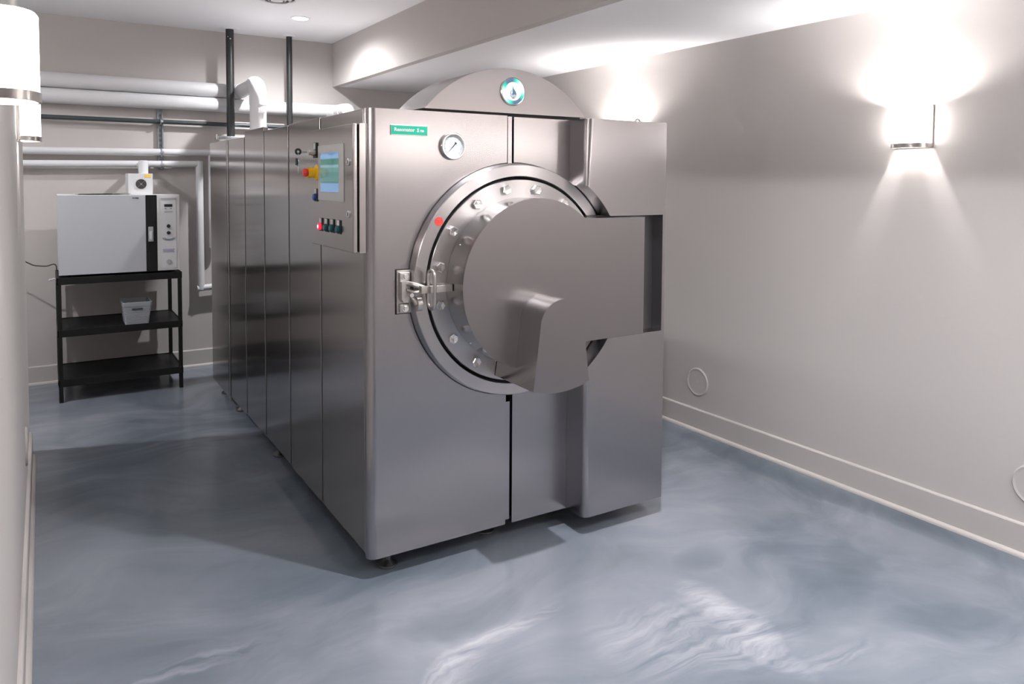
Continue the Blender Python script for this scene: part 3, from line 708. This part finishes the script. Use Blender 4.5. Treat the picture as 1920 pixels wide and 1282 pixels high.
# strut channel with clamps
t = empty('strut_channel', (-0.254, YB, 1.89), 'slotted galvanised metal strip standing upright on back wall behind the pipes', 'bracket')
b = B(); z0, z1 = -0.245, 0.245
box(b, -0.022, -0.0185, -0.026, 0, z0, z1); box(b, 0.0185, 0.022, -0.026, 0, z0, z1); box(b, -0.022, 0.022, -0.004, 0, z0, z1); box(b, -0.022, -0.012, -0.028, -0.025, z0, z1); box(b, 0.012, 0.022, -0.028, -0.025, z0, z1)
link('channel', b, M['galvd'], t, smooth=False)
for k in range(12):
    z = z0+0.02+k*0.04
    b = B(); lathe(b, [(0.010, -0.0045), (0.010, -0.0065), (0.005, -0.0065), (0.005, -0.0045)], (0, 0, z), 'Y', 14, closed=True); link('slot_rim', b, M['plastw'], t)
for z, r, yy in ((2.034, 0.0175, 3.885), (1.786, 0.027, 3.882), (1.687, 0.026, 3.882)):
    b = straps_bm(0, yy-YB, z-1.89, r); box(b, -0.006, 0.014, yy-YB-r-0.016, yy-YB-r-0.002, z-1.89-0.008, z-1.89+0.010, 0.002); link('pipe_clamp', b, M['galv'], t)
# black vertical pipes
def vpipe(x, y, z0, r, label, sleeve):
    t = empty('black_pipe', (x, y, z0), label, 'pipe')
    b = B(); tube(b, [(0, 0, 0), (0, 0, (HC-z0)*0.5), (0, 0, HC-z0)], r, 24); link('pipe_run', b, M['pipeblk'], t)
    b = B(); lathe(b, [(r+sleeve, 0), (r+sleeve-0.006, -0.008), (r+0.003, -0.010), (r+0.002, 0)], (0, 0, HC-z0), 'Z', 36, closed=True); link('ceiling_escutcheon', b, M['ceil'], t)
    return t
t = vpipe(0.256, 3.742, 1.922, 0.0315, 'thicker black vertical pipe from ceiling to a chrome bracket at the back', 0.045)
b = B(); box(b, -0.115, 0.125, -0.09, 0.07, -0.022, 0.0, 0.003); link('bracket_plate', b, M['galv'], t)
b = B(); cyl(b, (-0.12, -0.05, -0.025), 0.006, 0.04); link('bracket_bolt', b, M['chrome'], t)
b = B(); bmesh.ops.create_icosphere(b, subdivisions=2, radius=0.006, matrix=Matrix.Translation((-0.002, -0.0305, 0.80))); bmesh.ops.create_icosphere(b, subdivisions=2, radius=0.004, matrix=Matrix.Translation((-0.02, -0.026, 0.815))); link('paint_fleck', b, M['plastw'], t)
t = vpipe(0.755, 3.79, 1.90, 0.0245, 'thinner black vertical pipe from ceiling, right of the white riser', 0.028)

# ------------------------------------------------------------------ shelf unit
SX0, SX1, SY0, SY1 = -1.006, -0.199, 3.290, 3.850
sh = empty('shelf_unit', ((SX0+SX1)/2, (SY0+SY1)/2, 0), 'black plastic shelf unit of three decks against the back wall', 'shelf')
ox, oy = (SX0+SX1)/2, (SY0+SY1)/2; hx, hy = (SX1-SX0)/2, (SY1-SY0)/2
for z in (0.880, 0.512, 0.161):
    b = B(); box(b, -hx+0.004, hx-0.004, -hy+0.004, hy-0.004, z-0.030, z-0.006)
    for a in ((-hx, hx, -hy, -hy+0.010), (-hx, hx, hy-0.010, hy), (-hx, -hx+0.010, -hy, hy), (hx-0.010, hx, -hy, hy)):
        box(b, *a, z-0.050, z, 0.003)
    link('deck', b, M['black'], sh, loc=(0, 0, 0))
for sx in (-1, 1):
    for sy in (-1, 1):
        b = B(); x, y = sx*(hx-0.015), sy*(hy-0.015)
        for za, zb_ in ((0, 0.111), (0.155, 0.462), (0.506, 0.830)):
            box(b, x-0.0135, x+0.0135, y-0.0135, y+0.0135, za, zb_, 0.004)
        box(b, x-0.009, x+0.009, y-0.009, y+0.009, 0.01, 0.85)
        link('leg', b, M['black'], sh)
# ------------------------------------------------------------------ oven on the shelf
OX0, OX1, OY0, OY1, OZ0, OZ1 = -0.990, -0.208, 3.300, 3.790, 0.894, 1.456
ov = empty('lab_oven', ((OX0+OX1)/2, 3.5, 0.8745), 'light grey cabinet oven with black strip and control column, on top of black shelf', 'oven')
def L(x, y, z): return (x-ov.location.x, y-ov.location.y, z-ov.location.z)
def obox(name, m, x0, x1, y0, y1, z0, z1, bev=0.0, parent=ov, label=None):
    a = L(x0, y0, z0); c = L(x1, y1, z1); b = B(); box(b, a[0], c[0], a[1], c[1], a[2], c[2], bev); return link(name, b, m, parent, smooth=bool(bev), label=label)
obox('housing', M['ovenw'], OX0+0.003, OX1, OY0+0.022, OY1, OZ0, OZ1, 0.003)
obox('oven_door', M['oven'], OX0, -0.4365, OY0, OY0+0.021, OZ0, OZ1-0.001, 0.003, label='light grey door')
obox('handle_strip', M['black'], -0.4355, -0.363, OY0-0.001, OY0+0.021, OZ0-0.002, OZ1-0.002, 0.002, label='black vertical strip')
hp = obox('door_handle', M['plastg'], -0.4225, -0.388, OY0-0.010, OY0-0.001, 1.112, 1.222, 0.004)
obox('handle_grip', M['plastw'], -0.4150, -0.3955, OY0-0.016, OY0-0.0095, 1.130, 1.190, 0.003)
b = B(); c = L(-0.4052, OY0-0.014, 1.128); cyl(b, c, 0.008, 0.006, 'Y', 20); link('handle_lock', b, M['chrome'], ov)
obox('control_column', M['ovenw'], -0.3625, OX1, OY0, OY0+0.021, OZ0, OZ1, 0.003)
cp = obox('control_face', M['plastw'], -0.3360, -0.2330, OY0-0.003, OY0-0.0005, 0.912, 1.436, 0.0)
obox('top_band', M['plastg'], -0.3365, -0.2325, OY0-0.0045, OY0-0.003, 1.418, 1.434)
obox('display', M['ink'], -0.3125, -0.2575, OY0-0.0050, OY0-0.003, 1.366, 1.386)
for xx in (-0.305, -0.268): obox('display_mark', M['ink'], xx-0.006, xx+0.006, OY0-0.0045, OY0-0.003, 1.352, 1.356)
obox('display_mark', M['plastg'], -0.312, -0.255, OY0-0.0045, OY0-0.003, 1.326, 1.332)
for z in (1.2235, 1.1735):
    b = B(); c = L(-0.2855, OY0-0.015, z); lathe(b, [(0.010, 0), (0.0125, 0.003), (0.0135, 0.013)], c, 'Y', 24); link('knob', b, M['ink'], ov, label='small round black knob')
b = B(); c = L(-0.2855, OY0-0.0045, 1.128)
for r1, r2 in ((0.041, 0.020), (0.030, 0.012)):
    tube(b, [(c[0]+r1*math.cos(a*PI/16), c[1], c[2]+0.010-r2*math.sin(a*PI/16)) for a in range(17)], 0.0016, 6)
link('arc_logo', b, M['slate'], ov)
for i, wd in enumerate((0.080, 0.074, 0.078)):
    obox('print_line', M['purple'], -0.326, -0.326+wd, OY0-0.0045, OY0-0.003, 1.049-i*0.009, 1.052-i*0.009)
b = B(); c = L(-0.2845, OY0-0.008, 0.958); lathe(b, [(0.012, 0), (0.018, 0.001), (0.018, 0.006)], c, 'Y', 24); link('vent_cap', b, M['plastg'], ov)
for x0, wd in ((-0.522, 0.011), (-0.507, 0.026)): obox('brand_mark', M['conduit'], x0, x0+wd, OY0-0.001, OY0+0.001, 1.4305, 1.4365)
for x in (OX0+0.05, OX1-0.05):
    for y in (OY0+0.05, OY1-0.05):
        b = B(); c = L(x, y, 0.8745); cyl(b, c, 0.015, 0.020); link('foot', b, M['black'], ov)
# papers on the oven
t = empty('paper_stack', (-0.72, 3.46, OZ1), 'a few loose sheets lying on top of the grey oven', 'papers')
for i, (dx, dy, a, wd) in enumerate(((0.02, 0, 0.05, 0.17), (-0.03, 0.02, -0.08, 0.14), (0.06, -0.01, 0.2, 0.13))):
    b = B(); n = 8
    rows = [[b.verts.new((-wd+2*wd*k/n, yy, 0.001+i*0.0022+0.010*max(0, abs(k/n-0.45)-0.38)*3)) for k in range(n+1)] for yy in (-0.10, 0.10)]
    for k in range(n): b.faces.new((rows[0][k], rows[0][k+1], rows[1][k+1], rows[1][k]))
    r = bmesh.ops.solidify(b, geom=list(b.faces), thickness=0.0012)
    o = link('sheet', b, M['paper'], t, loc=(dx, dy, 0.0)); o.rotation_euler = (0, 0, a)
# exhaust fan box
FX0, FX1, FY0, FY1 = -0.535, -0.370, 3.448, 3.66
fb = empty('exhaust_fan_box', ((FX0+FX1)/2, 3.5, OZ1), 'small white box with round black fan grille standing on the oven', 'fan')
def FL(x, y, z): return (x-fb.location.x, y-fb.location.y, z-fb.location.z)
a = FL(FX0, FY0, OZ1+0.0005); c = FL(FX1, FY1, 1.611); b = B(); box(b, a[0], c[0], a[1], c[1], a[2], c[2], 0.002); link('fan_housing', b, M['plastw'], fb)
c = FL(-0.449, FY0, 1.5335)
b = B(); cyl(b, (c[0], c[1]-0.0015, c[2]), 0.037, 0.002, 'Y', 36); link('fan_opening', b, M['ink'], fb)
b = B()
for r in (0.034, 0.026, 0.018, 0.010): lathe(b, [(r+0.0006, -0.004), (r+0.0006, -0.0056), (r-0.0006, -0.0056), (r-0.0006, -0.004)], c, 'Y', 32, closed=True)
for k in range(4):
    aa = PI/4+k*PI/2; d = Vector((math.cos(aa), 0, math.sin(aa))); v = Vector(c)+Vector((0, -0.005, 0)); tube(b, [v+d*0.008, v+d*0.045], 0.0012, 6)
cyl(b, (c[0], c[1]-0.0065, c[2]), 0.006, 0.003, 'Y', 16)
link('fan_guard', b, M['chrome'], fb)
a = FL(-0.425, FY0-0.0012, 1.582); b = B(); box(b, a[0], a[0]+0.042, a[1], a[1]+0.001, a[2], a[2]+0.024); link('warning_label', b, M['ylabel'], fb, smooth=False, label='yellow label')
c = FL(-0.417, 3.60, 1.611); b = B(); cyl(b, c, 0.0345, 0.101, 'Z', 28, 0.003); link('exhaust_stub', b, M['plastw'], fb)
b = B(); tube(b, [(c[0], c[1]+0.03, c[2]+0.068), (c[0], 3.852-3.5, c[2]+0.068)], 0.024, 20); link('exhaust_branch', b, M['plastw'], fb)

# basket on middle deck
bk = empty('plastic_basket', (-0.503, 3.425, 0.5065), 'small pale grey woven-look plastic basket on the middle deck', 'basket')
def basket():
    H = 0.165; rows = []
    def rect(wx, wy, z, r=0.014):
        out = []
        for qx, qy, a0 in ((1, 1, 0), (-1, 1, 90), (-1, -1, 180), (1, -1, 270)):
            for k in range(5):
                a = math.radians(a0+k*22.5); out.append((qx*(wx-r)+r*math.cos(a), qy*(wy-r)+r*math.sin(a), z))
        return out
    b = B(); nrow = 14
    prof = []
    for i in range(nrow+1):
        t = i/nrow; wx, wy = 0.076+0.016*t, 0.104+0.018*t
        prof.append((wx, wy, t*0.135)); 
        if i < nrow: prof.append((wx+0.003, wy+0.003, (t+0.35/nrow)*0.135)); prof.append((wx+0.003, wy+0.003, (t+0.6/nrow)*0.135))
    prof += [(0.097, 0.126, 0.136), (0.099, 0.128, H-0.004), (0.097, 0.126, H), (0.092, 0.121, H), (0.088, 0.118, 0.135), (0.073, 0.101, 0.004)]
    R = [[b.verts.new(p) for p in rect(*q)] for q in prof]
    for i in range(len(R)-1):
        for k in range(20): b.faces.new((R[i][k], R[i][(k+1) % 20], R[i+1][(k+1) % 20], R[i+1][k]))
    b.faces.new(R[0]); b.faces.new(R[-1]); return b
link('basket_wall', basket(), M['basket'], bk)
b = B(); box(b, -0.036, 0.036, -0.1265, -0.118, 0.108, 0.122, 0.004); link('handle_slot', b, M['conduit'], bk, label='dark slot handle')
# power cord and plug end
b = B(); tube(b, fillet([(-1.60, 3.80, 1.10), (-1.28, 3.72, 1.02), (-1.14, 3.70, 0.935), (-1.06, 3.70, 0.925), (-1.012, 3.68, 0.945), (-0.998, 3.66, 0.93), (-0.998, 3.66, 0.892)], 0.02, 4), 0.004, 8)
tag(link('power_cord', b, M['ink'], None), 'thin black power cord from the oven to the left, past the wall end', 'cord')
b = B(); tube(b, [(-1.010, 3.40, 0.861), (-1.022, 3.398, 0.866), (-1.032, 3.396, 0.859), (-1.042, 3.394, 0.864), (-1.048, 3.393, 0.855)], 0.0055, 8)
tag(link('cable_tie', b, M['plastw'], None), 'small white twisted tie sticking out left of the top deck', 'tie')
